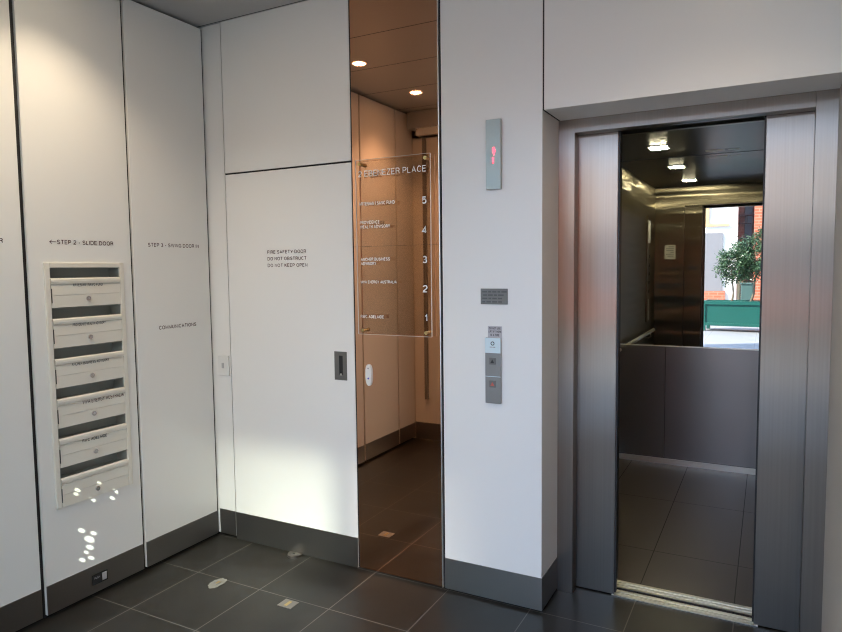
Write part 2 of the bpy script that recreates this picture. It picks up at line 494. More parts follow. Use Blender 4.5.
# corner post between the left doors and the fire door
post = struct(bx('trim_1', XL - 0.2, -2.599, 2.672, 2.76, 0.018, CEIL, WHITE))
MB().box(-2.715, -2.599, 2.6695, 2.672, 0.018, 0.158).build('kick_plate', KICK, post)
# dark backing behind the back wall joints
struct(bx('wall_back', XL - 0.2, -0.9, 2.765, 2.80, 0, CEIL, BLACK))
bx_base = struct(bx('baseboard_left', XL - 0.2, XL - 0.02, 0.31, 2.75, 0, 0.016, BLACK))
mb = MB()
mb.box(-2.599, -2.588, YB + 0.012, YB + 0.05, 0.018, CEIL).box(-1.7805, -1.7725, YB + 0.004, YB + 0.05, 0.012, CEIL)
mb.box(-1.3065, -1.298, YB + 0.004, YB + 0.05, 0.012, CEIL).box(-2.588, -1.7805, YB + 0.008, YB + 0.04, 2.009, 2.018)
struct(mb.build('trim_4', BLACK))
mb = MB()
for (a0, a1), (b0, b1) in zip(bounds, bounds[1:]): mb.box(XL - 0.03, XL - 0.014, a1, b0, zb, zt)
mb.box(XL - 0.03, XL - 0.008, 2.660, 2.672, zb, zt)
struct(mb.build('trim_5', BLACK))
# fire door and the panel above
fd = struct(bx('door_6', -2.588, -1.7805, YB, YB + 0.045, 0.008, 2.009, WHITE, bev=0.0015))
k = MB().box(-2.587, -1.7805, YB - 0.0025, YB, 0.008, 0.161).build('kick_plate', KICK, fd); k['label'] = 'brushed steel kick plate'
lettering([('FIRE SAFETY DOOR', (-2.311, YB, 1.583), 0.251, 0.0180), ('DO NOT OBSTRUCT', (-2.311, YB, 1.5485), 0.253, 0.0180),
           ('DO NOT KEEP OPEN', (-2.311, YB, 1.514), 0.258, 0.0180)], BACK, MAROON, fd, 0.17)
# flush handle: plate with a recessed grip
mb = MB()
hx0, hx1, hz0, hz1 = -1.899, -1.826, 0.951, 1.093
mb.box(hx0, -1.872, YB - 0.003, YB, hz0, hz1).box(-1.849, hx1, YB - 0.003, YB, hz0, hz1)
mb.box(-1.872, -1.849, YB - 0.003, YB, hz0, 0.977).box(-1.872, -1.849, YB - 0.003, YB, 1.073, hz1)
fh = mb.build('flush_handle', PLAQUE, fd)
fh['label'] = 'grey metal flush pull plate'
MB().box(-1.872, -1.849, YB - 0.0008, YB - 0.0002, 0.977, 1.073).build('grip_recess', RUBBER, fh)
MB().cyl((-1.8605, YB - 0.0035, 0.979), (-1.8605, YB - 0.0005, 0.979), 0.006).build('latch_pin', CHROME, fh)
struct(bx('wall_above_fire_door', -2.588, -1.7805, YB, YB + 0.045, 2.018, CEIL, WHITE, bev=0.0015))

# white column to the right of the copper mirror (front face and return)
colw = struct(bx('wall_column', -1.298, -0.836, YB, 2.93, 0.010, CEIL, WHITE, bev=0.0012))
struct(MB().box(-1.298, -0.8355, YB - 0.0025, YB, 0.012, 0.157).box(-0.836, -0.8335, YB - 0.0025, 2.898, 0.012, 0.157).build('baseboard_back', KICK))
# wall over the lift, with a dark joint on its left
struct(bx('wall_above_lift', -0.829, XR + 0.1, YB, 2.93, 2.141, CEIL, WHITE, bev=0.001))
struct(bx('trim_2', -0.836, -0.829, YB + 0.006, 2.93, 2.141, CEIL, BLACK))
# right wall
struct(bx('wall_right', XR, XR + 0.15, 0.2, 2.96, 0, CEIL, mat('beige_wall_paint', (0.50, 0.43, 0.355), 0.5)))

# lift portal frame in brushed steel
mb = MB()
mb.box(-0.836, -0.7635, 2.9, 2.962, 0, 2.141, 0.001, 1)
mb.box(0.1415, XR, 2.9, 2.962, 0, 2.141, 0.001, 1)
mb.box(-0.7635, 0.1415, 2.9, 2.962, 2.082, 2.141, 0.001, 1)
struct(mb.build('trim_3', STEEL), 'brushed steel lift door frame')
# enclosure of the shaft wall around the doors
mb = MB()
mb.box(-1.4, -0.836, 2.95, 2.962, 0, 2.9); mb.box(0.215, 0.7, 2.962, 2.966, 0, 2.9)
mb.box(-1.4, 0.7, 2.962, 3.15, 2.12, 2.16); mb.box(-1.4, -1.36, 2.962, 3.15, 0, 2.12); mb.box(0.66, 0.7, 2.962, 3.15, 0, 2.12)
struct(mb.build('wall_shaft', BLACK))

# front wall with glazed entrance (behind the camera, seen in the mirrors)
YF = 0.30
mb = MB()
mb.box(XL - 0.3, -2.42, 0.08, YF, 0, CEIL)
mb.box(-6.0, XL - 0.3, 0.08, YF, 0, 16.0)
struct(mb.build('wall_front', PLASTER))
struct(bx('wall_front_above_entrance', XL - 0.3, XR + 0.15, 0.08, YF, 2.60, 16.0, PLASTER))  # unseen upper wall, height added to shade the lane and planter
struct(bx('wall_front_right', XR + 0.15, 5.0, 0.0, 0.2, 0, 16.0, PLASTER))
struct(bx('trim_6', -1.60, -1.50, 0.16, YF, 0, 2.60, PLASTER))
struct(MB().box(XL + 0.001, -2.42, YF, YF + 0.003, 0.0, 0.15).build('baseboard_front', KICK))
s = struct(bx('window_1', -2.42, -1.60, 0.19, 0.205, 0.08, 2.56, DOORGLASS), 'assumed tall glazed sidelight beside the entrance')  # assumed glazing, out of view; lets the added spot beams through
mb = MB(); mb.box(-2.42, -1.60, 0.17, 0.225, 0, 0.08).box(-2.42, -1.60, 0.17, 0.225, 2.56, 2.60)
mb.build('window_frame', RUBBER, s)

# lane outside
struct(bx('ground', -14, 14, -14.5, -0.05, -0.25, -0.004, PAVE))

# ---------------- lift car
CX0, CX1, CY0, CY1, CZ = -1.05, 0.425, 3.16, 5.18, 2.288
struct(bx('floor_lift', CX0, CX1, 3.045, CY1, -0.12, -0.001, CABFLOOR))
struct(bx('ceiling_lift', CX0, CX1, 3.14, CY1, CZ, CZ + 0.05, GLOSSBLK))
lw = struct(bx('wall_lift_left', CX0 - 0.05, CX0, 3.14, CY1 + 0.05, 0, CZ, CABSTEEL))
struct(bx('wall_lift_right', CX1, CX1 + 0.05, 3.14, CY1 + 0.05, 0, CZ, CABSTEEL))
# lower rear panels with a seam at x=-0.67
mb = MB()
mb.box(CX0, -0.673, CY1, CY1 + 0.02, 0.045, 0.893); mb.box(-0.668, -0.0, CY1, CY1 + 0.02, 0.045, 0.893); mb.box(0.005, CX1, CY1, CY1 + 0.02, 0.045, 0.893)
struct(mb.build('wall_lift_back', CABLOW))
struct(bx('wall_lift_back_core', CX0, CX1, CY1 + 0.021, CY1 + 0.05, 0, CZ + 0.05, BLACK))
struct(bx('baseboard_lift', CX0, CX1, CY1 - 0.012, CY1, 0, 0.042, ALU))
# front return panels
mb = MB()
mb.box(CX0, -0.768, 3.13, CY0, 0, CZ); mb.box(0.143, CX1, 3.13, CY0, 0, CZ); mb.box(-0.768, 0.143, 3.13, CY0, 2.098, CZ)
struct(mb.build('wall_lift_front', CABSTEEL))

# ================================================================== THINGS IN THE LIFT
lm = thing('lift_mirror', (-0.3125, CY1 - 0.004, 0.893), 'large half-height mirror on the rear wall of the lift', 'mirror')
bx('mirror_glass', CX0 + 0.002, CX1 - 0.002, CY1 - 0.006, CY1 + 0.018, 0.902, CZ - 0.003, LMIRROR, lm)
o = bx('lower_trim', CX0 + 0.002, CX1 - 0.002, CY1 - 0.012, CY1 + 0.018, 0.8935, 0.902, ALU, lm); o['label'] = 'thin bright metal trim'

hr = thing('handrail', (CX0, 4.3, 0.85), 'round metal handrail along the left side of the lift', 'handrail')
MB().tube([(CX0 + 0.055, 3.55, 0.865), (CX0 + 0.055, 4.3, 0.862), (CX0 + 0.055, 5.12, 0.86)], 0.016).build('rail', ALU, hr, True)
for y in (3.72, 4.95):
    MB().tube([(CX0, y, 0.80), (CX0 + 0.035, y, 0.80), (CX0 + 0.055, y, 0.815), (CX0 + 0.055, y, 0.86)], 0.007).build('bracket', ALU, hr, True)

for i, (x, y, lab) in enumerate((( -0.67, 3.74, 'square lift ceiling light nearer the doors, seen as farthest reflection in the mirror'),
                                 (-0.67, 4.69, 'square bright lift ceiling light shining directly above the lift mirror'))):
    cl = thing('lift_ceiling_light', (x, y, CZ), lab, 'light', 'ceiling lights of the lift')
    mb = MB(); h = 0.068
    mb.box(x - h, x + h, y - h, y - h + 0.008, CZ - 0.006, CZ).box(x - h, x + h, y + h - 0.008, y + h, CZ - 0.006, CZ)
    mb.box(x - h, x - h + 0.008, y - h + 0.008, y + h - 0.008, CZ - 0.006, CZ).box(x + h - 0.008, x + h, y - h + 0.008, y + h - 0.008, CZ - 0.006, CZ)
    mb.build('bezel', CHROME, cl)
    mb = MB()
    for a in (-1, 0, 1):
        for b in (-1, 0, 1): mb.box(x + a * 0.036 - 0.016, x + a * 0.036 + 0.016, y + b * 0.036 - 0.016, y + b * 0.036 + 0.016, CZ - 0.010, CZ - 0.001)
    mb.build('lens', LEDLENS, cl)

cop = thing('car_operating_panel', (CX0, 3.6, 0.95), 'tall slim button panel on the left lift wall by its door', 'lift control panel')
bx('panel_plate', CX0, CX0 + 0.012, 3.50, 3.70, 0.95, 1.98, CABSTEEL, cop, bev=0.002)
o = bx('display', CX0 + 0.012, CX0 + 0.0145, 3.53, 3.67, 1.72, 1.94, PLASTIC, cop); o['label'] = 'pale vertical display window'
o = bx('button_strip', CX0 + 0.012, CX0 + 0.0145, 3.595, 3.625, 0.964, 1.172, PLASTIC, cop); o['label'] = 'pale upright strip'
for i in range(5):
    z = 1.25 + i * 0.085
    MB().cyl((CX0 + 0.012, 3.60, z), (CX0 + 0.017, 3.60, z), 0.016).build('button', RUBBER, cop, False)
nt = thing('lift_notice', (-0.90, CY0, 1.563), 'small pale notice stuck on the front panel inside the lift', 'notice')
bx('sheet', -0.953, -0.848, CY0, CY0 + 0.002, 1.563, 1.708, PAPER, nt)
mb = MB()
for i, wd in enumerate((0.05, 0.075, 0.07, 0.03, 0.075, 0.06)):
    mb.box(-0.866 - wd, -0.866, CY0 + 0.002, CY0 + 0.0026, 1.685 - i * 0.019, 1.693 - i * 0.019)
mb.build('print_lines', GREYTXT, nt)
ln = tag(MB().box(-0.408, -0.285, 4.99, 5.06, CZ - 0.0015, CZ).box(-0.268, -0.195, 5.005, 5.05, CZ - 0.0015, CZ).build('ceiling_sticker', PLASTIC),
         'pale narrow sticker strip on the black lift ceiling', 'sticker')

# ================================================================== LIFT DOORS
dl = thing('lift_door_leaf', (-0.80, 2.98, 0), 'half-open brushed steel lift door leaf on the left of the opening', 'lift door', 'lift door leaves')
bx('panel', -1.05, -0.5905, 2.968, 3.004, 0.004, 2.095, STEEL, dl, bev=0.002)
o = bx('edge_seal', -0.5905, -0.584, 2.974, 3.0, 0.012, 2.095, RUBBER, dl); o['label'] = 'black rubber edge seal'
dr = thing('lift_door_leaf', (0.17, 2.98, 0), 'half-open brushed steel lift door leaf on the right of the opening', 'lift door', 'lift door leaves')
bx('panel', -0.0215, 0.43, 2.968, 3.004, 0.004, 2.095, STEEL, dr, bev=0.002)
bx('edge_seal', -0.028, -0.0215, 2.974, 3.0, 0.012, 2.095, RUBBER, dr)
for nm, x0, x1, e0, e1, lab in (('car_door_leaf', -1.05, -0.606, -0.606, -0.600, 'inner lift car door leaf behind the left steel leaf'),
                                ('car_door_leaf', -0.017, 0.43, -0.024, -0.017, 'inner lift car door leaf behind the right steel leaf')):
    c = thing(nm, ((x0 + x1) / 2, 3.09, 0), lab, 'lift door', 'lift car door leaves')
    bx('panel', x0, x1, 3.072, 3.112, 0.012, 2.10, CABSTEEL, c)
    bx('edge_strip', e0, e1, 3.078, 3.106, 0.012, 2.10, RUBBER, c)
sl = thing('landing_sill', (-0.3125, 3.0, 0), 'grooved aluminium sill under the lift doors, nearer the lobby', 'door sill')
mb = MB()
for y0, y1, z1 in ((2.962, 2.980, 0.004), (2.985, 3.000, 0.004), (3.006, 3.022, 0.004), (2.962, 3.022, 0.0012)):
    mb.box(-0.60, -0.005, y0, y1, 0.0, z1)
mb.build('grooved_plate', ALU, sl)
sl = thing('car_sill', (-0.3125, 3.08, 0), 'grooved aluminium sill on the edge of the lift car', 'door sill')
mb = MB()
for y0, y1, z1 in ((3.048, 3.066, 0.004), (3.072, 3.090, 0.004), (3.097, 3.118, 0.004), (3.048, 3.118, 0.0012)):
    mb.box(-0.766, 0.1415, y0, y1, 0.0, z1)
mb.build('grooved_plate', ALU, sl)

# ================================================================== COPPER MIRROR AND SIGN
cm = thing('copper_mirror', (-1.54, YB, 0.012), 'tall copper tinted mirror between the fire door and the white column', 'mirror')
bx('upper_sheet', -1.7725, -1.3115, YB, YB + 0.01, 1.6065, CEIL - 0.004, COPPER, cm)
bx('lower_sheet', -1.7725, -1.3115, YB, YB + 0.01, 0.013, 1.6055, COPPER, cm)
o = bx('edge_strip', -1.3112, -1.3065, YB - 0.006, YB + 0.012, 0.013, CEIL - 0.004, ALU, cm); o['label'] = 'bright narrow metal edge strip'

P = 2.642
ds = thing('directory_sign', (-1.545, P, 1.187), 'clear acrylic tenant directory on brass studs before the copper mirror', 'sign')
bx('acrylic_sheet', -1.740, -1.345, P, P + 0.006, 1.188, 2.010, ACRYL, ds)
mb = MB()
mb.box(-1.7418, -1.740, P, P + 0.006, 1.188, 2.010).box(-1.345, -1.3432, P, P + 0.006, 1.188, 2.010)
mb.box(-1.7418, -1.3432, P, P + 0.006, 1.1868, 1.188).box(-1.7418, -1.3432, P, P + 0.006, 2.010, 2.0112)
mb.build('polished_edge', ACRYLEDGE, ds)
for x, z in ((-1.716, 1.991), (-1.367, 1.991), (-1.713, 1.206), (-1.371, 1.206)):
    MB().cyl((x, P - 0.006, z), (x, P, z), 0.0085).cyl((x, P, z), (x, YB, z), 0.007).build('stud', BRASS, ds, False)
lettering([('2 EBENEZER PLACE', (-1.7245, P, 1.931), 0.361, 0.0285)], BACK, WHTTXT, ds, 0.13, 'title_lettering')
for c_, x, z, wd in (('5', -1.387, 1.788, 0.0235), ('4', -1.388, 1.655, 0.025), ('3', -1.387, 1.522, 0.0235), ('2', -1.387, 1.390, 0.0245), ('1', -1.378, 1.258, 0.014)):
    lettering([(c_, (x, P, z), wd, 0.0335)], BACK, WHTTXT, ds, 0.17, 'floor_number')
for ls in ([('ARTESIAN | SAVC FUND', (-1.723, P, 1.797), 0.195, 0.0165)],
           [('PROVIDENCE', (-1.719, P, 1.710), 0.108, 0.0160), ('WEALTH ADVISORY', (-1.719, P, 1.689), 0.164, 0.0160)],
           [('ANCHER BUSINESS', (-1.718, P, 1.537), 0.160, 0.0150), ('ADVISORY', (-1.718, P, 1.517), 0.085, 0.0150)],
           [('VIVA ENERGY AUSTRALIA', (-1.723, P, 1.430), 0.200, 0.0145)], [('RWC ADELAIDE', (-1.725, P, 1.265), 0.130, 0.0155)]):
    lettering(ls, BACK, WHTTXT, ds, 0.19, 'tenant_lettering')

# white oval device on the mirror
dv = thing('exit_button', (-1.695, YB, 0.935), 'white oval push-button unit stuck on the copper mirror', 'button')
mb = MB(); pts = []
for i in range(40):
    a = 2 * math.pi * i / 40; c_, s_ = math.cos(a), math.sin(a)
    pts.append((-1.695 + 0.0195 * math.copysign(abs(c_) ** 0.8, c_), 0.9875 + 0.0525 * math.copysign(abs(s_) ** 0.75, s_)))
fnB = lambda u, v, d: Vector((u, YB - d, v))
mb.prism(pts, fnB, 0, 0.008)
mb.prism([(-1.695 + (u + 1.695) * 0.86, 0.9875 + (v - 0.9875) * 0.93) for u, v in pts], fnB, 0.008, 0.012)
mb.build('casing', PLASTIC, dv, False)
o = MB().cyl((-1.695, YB - 0.014, 0.972), (-1.695, YB - 0.012, 0.972), 0.0045).build('blue_light', mat('blue_mark', (0.12, 0.10, 0.45), 0.4), dv)
o['label'] = 'small violet-blue indicator dot'
MB().cyl((-1.695, YB - 0.0135, 1.021), (-1.695, YB - 0.012, 1.021), 0.004).build('screw', GREYTXT, dv)

# ================================================================== WHITE COLUMN FITTINGS
fi = thing('floor_indicator', (-1.051, YB, 1.835), 'tall narrow grey lift indicator with red lit arrow on the white column', 'lift indicator')
bx('casing', -1.0800, -1.0125, YB - 0.018, YB, 1.832, 2.125, PANELGREY, fi, bev=0.002)
o = MB().prism([(-1.050, 2.002), (-1.041, 2.010), (-1.035, 1.992), (-1.042, 1.972), (-1.047, 1.985)], lambda u, v, d: Vector((u, YB - 0.018 - d, v)), 0, 0.0012)
o.prism([(-1.050, 1.966), (-1.042, 1.966), (-1.043, 1.940), (-1.049, 1.940)], lambda u, v, d: Vector((u, YB - 0.018 - d, v)), 0, 0.0012)
o = o.build('red_arrow', REDLED, fi); o['label'] = 'glowing red figure'
pq = thing('wall_plaque', (-1.05, YB, 1.340), 'small dark grey rectangular plaque above the lift call station', 'plaque')
bx('plate', -1.112, -0.987, YB - 0.004, YB, 1.340, 1.408, PLAQUE, pq, bev=0.001)
mb = MB()
for i, (ws) in enumerate(((14, 9, 12, 8, 15), (11, 14, 9, 16), (15, 8, 13, 12), (9, 13, 15, 11))):
    x = -1.104 + (0.004 if i == 1 else 0)
    for wd in ws:
        mb.box(x, x + wd * 0.0016, YB - 0.0045, YB - 0.004, 1.391 - i * 0.0145, 1.3975 - i * 0.0145); x += wd * 0.0016 + 0.005
mb.build('engraved_lines', mat('engraved', (0.07, 0.068, 0.065), 0.5), pq)
nt = thing('call_station_notice', (-1.046, YB, 1.194), 'small grey printed label just above the lift call buttons', 'notice')
bx('sheet', -1.0795, -1.014, YB - 0.0015, YB, 1.1945, 1.2445, GREYSTICK, nt)
lettering([('DO NOT USE', (-1.074, YB - 0.0015, 1.2305), 0.054, 0.0095), ('LIFT IF THERE', (-1.076, YB - 0.0015, 1.2160), 0.060, 0.0095), ('IS A FIRE', (-1.068, YB - 0.0015, 1.2010), 0.042, 0.0095)],
          BACK, BLKTXT, nt, 0.2)
cs = thing('call_station', (-1.052, YB, 0.905), 'tall narrow steel lift call button panel on the white column', 'lift call panel')
bx('back_plate', -1.0885, -1.0165, YB - 0.012, YB, 0.906, 1.194, mat('satin_steel', (0.25, 0.24, 0.225), 0.40, 0.7), cs, bev=0.0015)
o = bx('display_plate', -1.0885, -1.0165, YB - 0.014, YB - 0.012, 1.128, 1.194, PALEBLUE, cs); o['label'] = 'pale blue top plate with a round emblem'
e = MB().ring((-1.053, YB - 0.0140, 1.170), (0, -1, 0), 0.009, 0.0055, 0.0006).build('emblem', BLKTXT, o)
mb = MB()
for i in range(4): mb.box(-1.066 + i * 0.0068, -1.0608 + i * 0.0068, YB - 0.0146, YB - 0.014, 1.152, 1.156)
mb.build('emblem_lettering', GREYTXT, o)
MB().box(-1.0885, -1.0165, YB - 0.0126, YB - 0.012, 1.0235, 1.026).build('joint_line', PALEBLUE, cs)
for z, tri, lab in ((1.092, BLKTXT, 'upper call button with dark arrow'), (0.992, RED, 'lower call button with red arrow')):
    b = MB().box(-1.069, -1.039, YB - 0.015, YB - 0.012, z - 0.015, z + 0.015, 0.001, 1).build('call_button', PLAQUE, cs); b['label'] = lab
    sgn = 1
    MB().prism([(-1.063, z - 0.008), (-1.045, z - 0.008), (-1.054, z + 0.009)], lambda u, v, d: Vector((u, YB - 0.015 - d, v)), 0, 0.0008).build('arrow', tri, b)

# switch plate on the corner post
sw = thing('switch_plate', (-2.646, 2.672, 0.921), 'white plastic switch plate on the narrow corner strip', 'switch')
bx('plate', -2.686, -2.608, 2.664, 2.672, 0.921, 1.032, PLASTIC, sw, bev=0.002)
bx('inner_frame', -2.676, -2.618, 2.6625, 2.664, 0.935, 1.018, PLASTIC, sw, bev=0.0005)
bx('rocker', -2.656, -2.640, 2.660, 2.6625, 0.962, 0.992, mat('grey_plastic', (0.45, 0.45, 0.43), 0.4), sw, bev=0.001)

# ================================================================== LETTERBOX BANK
lb = thing('letterbox_bank', (XL, 1.917, 0.466), 'cream metal bank of six letterboxes set in the white sliding panel', 'letterboxes')
fy0, fy1, fz0, fz1 = 1.7225, 2.1115, 0.4665, 1.5415
iy0, iy1 = 1.7465, 2.0885
mb = MB()
mb.box(XL - 0.001, XL + 0.010, fy0, iy0, fz0, fz1, 0.003, 2).box(XL - 0.001, XL + 0.010, iy1, fy1, fz0, fz1, 0.003, 2)
mb.box(XL - 0.001, XL + 0.010, iy0, iy1, 1.5195, fz1, 0.003, 2)
mb.build('outer_frame', CREAM, lb)
bx('cabinet_body', XL - 0.19, XL - 0.17, 1.737, 2.097, 0.480, 1.528, CREAMIN, lb)
names = ['ARTESIAN | SAVC FUND', 'PROVIDENCE WEALTH ADVISORY', 'ANCHER BUSINESS ADVISORY', 'VIVA ENERGY AUSTRALIA', 'RWC ADELAIDE', None]
spec = [(1.847, 0.147, 1.4372, 0.0125), (1.837, 0.163, 1.2615, 0.0115), (1.823, 0.187, 1.0860, 0.0130), (1.865, 0.214, 0.9070, 0.0180), (1.856, 0.124, 0.7345, 0.0125), None]
for i in range(6):
    t = 1.5195 - i * 0.1755; bot = 1.5195 - (i + 1) * 0.1755
    if i == 5: bot = fz0
    sb = MB()
    # slot: sloping floor, back, roof and side cheeks of the recess
    sb.prism([(XL - 0.17, t - 0.06), (XL, t - 0.050), (XL, t - 0.056), (XL - 0.17, t - 0.066)], lambda u, v, d: Vector((u, d, v)), iy0, iy1)
    sb.box(XL - 0.075, XL - 0.070, iy0, iy1, t - 0.056, t - 0.002)
    sb.box(XL - 0.17, XL + 0.004, iy0, iy1, t - 0.002, t)
    sb.box(XL - 0.17, XL, iy0 - 0.006, iy0, t - 0.056, t).box(XL - 0.17, XL, iy1, iy1 + 0.006, t - 0.056, t)
    sb.build('mail_slot', CREAMIN, lb)
    # rolled lip and folded door front
    prof = [(XL - 0.004, t - 0.0455), (XL + 0.006, t - 0.0445), (XL + 0.0125, t - 0.050), (XL + 0.0135, t - 0.060), (XL + 0.0115, t - 0.0700), (XL + 0.0070, t - 0.0725),
            (XL + 0.0070, t - 0.0735), (XL + 0.0090, t - 0.0750), (XL + 0.0095, t - 0.118), (XL + 0.0085, t - 0.120), (XL + 0.0085, bot + 0.003), (XL - 0.004, bot + 0.003)]
    d = MB().prism(prof, lambda u, v, dd: Vector((u, dd, v)), iy0 + 0.0015, iy1 - 0.0015).build('letterbox_door', CREAM, lb)
    MB().box(XL + 0.008, XL + 0.0102, iy0 + 0.0015, iy0 + 0.0042, t - 0.152, t - 0.090).build('hinge_slit', BLKTXT, d)
    lk = MB().cyl((XL + 0.008, 1.920, t - 0.1380), (XL + 0.0145, 1.920, t - 0.1380), 0.0115, 0.0105, 24).build('lock', CHROME, d)
    lk['label'] = 'round chrome cam lock'
    if names[i]:
        y, wd, z, ht = spec[i]
        col_ = MAROON if i == 3 else BLKTXT
        lettering([(names[i], (XL + 0.0098, y, z - 0.001), wd, ht * 1.15)], LEFT, col_, d, 0.14 if i == 3 else 0.17, thick=0.0010)

# key switch plate on the kick plate of the letterbox panel
ks = thing('key_switch_plate', (XL + 0.0025, 1.914, 0.056), 'small black switch plate on the steel kick plate below the letterboxes', 'switch plate')
bx('plate', XL + 0.0025, XL + 0.0065, 1.874, 1.953, 0.056, 0.104, RUBBER, ks, bev=0.001)
o = bx('grey_insert', XL + 0.0065, XL + 0.0080, 1.924, 1.947, 0.063, 0.098, GREYSTICK, ks); o['label'] = 'grey square insert'
lettering([('PUSH', (XL + 0.0065, 1.884, 0.082), 0.028, 0.010)], LEFT, GREYSTICK, ks, 0.16)

# ================================================================== FLOOR FITTINGS
fs = thing('door_stop', (-2.168, 2.635, 0), 'half-round metal door stop on the floor at the fire door', 'door stop')
pts = [(-2.168 + 0.040 * math.cos(math.pi + math.pi * i / 16), 2.660 + 0.052 * math.sin(math.pi + math.pi * i / 16)) for i in range(17)]
MB().prism(pts, lambda u, v, d: Vector((u, v, d)), 0.0, 0.012).build('dome', STEEL, fs)
MB().cyl((-2.168, 2.640, 0.012), (-2.168, 2.640, 0.0145), 0.007).build('screw', CHROME, fs)
fp = thing('floor_strike_plate', (-1.876, 2.234, 0), 'flat square metal floor plate with brass slot near the copper mirror', 'floor plate')
bx('plate', -1.913, -1.838, 2.203, 2.266, 0.0, 0.002, mat('scuffed_steel', (0.26, 0.24, 0.21), 0.5, 0.5), fp)
o = bx('slot', -1.884, -1.868, 2.214, 2.255, 0.002, 0.0028, BRASS, fp); o['label'] = 'brass slot'
fp = thing('floor_bolt_socket', (-2.307, 2.240, 0), 'worn oblong floor socket with pale broken mortar edge', 'floor socket')
random.seed(3)
pts = []
for i in range(22):
    a = 2 * math.pi * i / 22; rr = 1 + random.uniform(-0.10, 0.10)
    pts.append((-2.307 + 0.032 * rr * math.cos(a), 2.236 + 0.052 * rr * math.sin(a)))
MB().prism(pts, lambda u, v, d: Vector((u, v, d)), 0.0, 0.0025).build('surround', mat('pale_mortar', (0.20, 0.19, 0.165), 0.8), fp)
bx('socket', -2.318, -2.296, 2.222, 2.256, 0.0025, 0.0040, mat('scuffed_steel', (0.26, 0.24, 0.21), 0.5, 0.5), fp)
bx('slot', -2.312, -2.302, 2.226, 2.252, 0.0040, 0.0046, BRASS, fp)

# ================================================================== LOBBY DOWNLIGHTS
for x, y, lab in ((-2.335, 1.72, 'recessed ceiling downlight nearer the back wall, shown upper left in the copper mirror'),
                  (-2.35, 0.93, 'recessed ceiling downlight nearer the entrance, shown further right in the copper mirror'),
                  (-0.15, 1.95, 'assumed recessed ceiling downlight in front of the lift')):  # last one assumed, out of view, for the warm light at the lift
    t = thing('downlight', (x, y, CEIL), lab, 'light', 'lobby downlights')
    MB().ring((x, y, CEIL), (0, 0, -1), 0.052, 0.040, 0.004).build('trim_ring', ALU, t)
    MB().cyl((x, y, CEIL - 0.003), (x, y, CEIL), 0.040, seg=28).build('lens', WARMLENS, t)
    lamp('downlight_beam', 'SPOT', (x, y, CEIL - 0.012), (x, y, 0), 22 if x < -1 else 15, (1, 0.82, 0.60), spot_size=R(118), spot_blend=0.8, shadow_soft_size=0.035)

# ================================================================== ENTRANCE FITTINGS (seen in the copper mirror)
op = thing('sliding_door_operator', (-1.3, YF + 0.06, 2.665), 'long boxed door operator under the ceiling above the entrance', 'door operator')
bx('cover', XL + 0.012, XR - 0.01, YF, YF + 0.12, 2.665, CEIL - 0.003, CEILM, op, bev=0.006)
bx('track', XL + 0.08, XR - 0.01, YF + 0.03, YF + 0.09, 2.61, 2.665, ALU, op)
gd = thing('sliding_glass_door', (-2.2, YF + 0.06, 0.02), 'glass entrance door leaf slid open against the front wall', 'door')
bx('glass', -2.38, -1.62, YF + 0.050, YF + 0.062, 0.10, 2.52, DOORGLASS, gd)
bx('stile', -2.415, -2.38, YF + 0.036, YF + 0.076, 0.02, 2.60, RUBBER, gd)
bx('stile', -1.62, -1.58, YF + 0.036, YF + 0.076, 0.02, 2.60, RUBBER, gd)
bx('bottom_rail', -2.38, -1.62, YF + 0.036, YF + 0.076, 0.02, 0.10, RUBBER, gd)
bx('top_rail', -2.38, -1.62, YF + 0.036, YF + 0.076, 2.52, 2.60, RUBBER, gd)

cdt = tag(MB().box(-2.622, -2.592, YF, YF + 0.025, 0.36, 2.605, 0.003).build('cable_trunking', mat('brown_grey_plastic', (0.22, 0.20, 0.18), 0.5)),
          'thin vertical trunking strip on the front wall, seen in the copper mirror', 'trunking')

# ================================================================== OUTSIDE (seen in the lift mirror)
pl = thing('planter_box', (-0.2, -6.1, 0), 'long teal wooden planter box standing in the paved lane', 'planter')
rot = Matrix.Rotation(R(6.0), 4, 'Z'); piv = Vector((-1.33, -5.92, 0))
PR = Matrix.Translation(piv) @ rot @ Matrix.Translation(-piv)


def pbuild(mb, name, mm, parent=pl):
    bmesh.ops.transform(mb.bm, matrix=PR, verts=mb.bm.verts); return mb.build(name, mm, parent)


px0, px1, py0, py1 = -1.33, 1.05, -6.55, -5.92
mb = MB(); mb.box(px0 + 0.05, px1 - 0.05, py1 - 0.05, py1 - 0.03, 0.16, 0.62).box(px0 + 0.05, px1 - 0.05, py0 + 0.03, py0 + 0.05, 0.16, 0.62)
mb.box(px0 + 0.03, px0 + 0.05, py0 + 0.05, py1 - 0.05, 0.16, 0.62).box(px1 - 0.05, px1 - 0.03, py0 + 0.05, py1 - 0.05, 0.16, 0.62)
mb.box(px0 + 0.05, px1 - 0.05, py0 + 0.05, py1 - 0.05, 0.14, 0.16)
pbuild(mb, 'panels', TEAL)
mb = MB()
for y0, y1 in ((py0, py0 + 0.05), (py1 - 0.05, py1)):
    mb.box(px0 + 0.07, px1 - 0.07, y0, y1, 0.60, 0.685, 0.004).box(px0 + 0.07, px1 - 0.07, y0, y1, 0.12, 0.185, 0.004)
for x0, x1 in ((px0, px0 + 0.05), (px1 - 0.05, px1)):
    mb.box(x0, x1, py0 + 0.07, py1 - 0.07, 0.60, 0.685, 0.004).box(x0, x1, py0 + 0.07, py1 - 0.07, 0.12, 0.185, 0.004)
pbuild(mb, 'rails', TEAL)
for x in (px0, px1 - 0.075):
    for y in (py0, py1 - 0.075):
        pbuild(MB().box(x, x + 0.075, y, y + 0.075, 0.0, 0.687, 0.004), 'corner_post', TEAL)
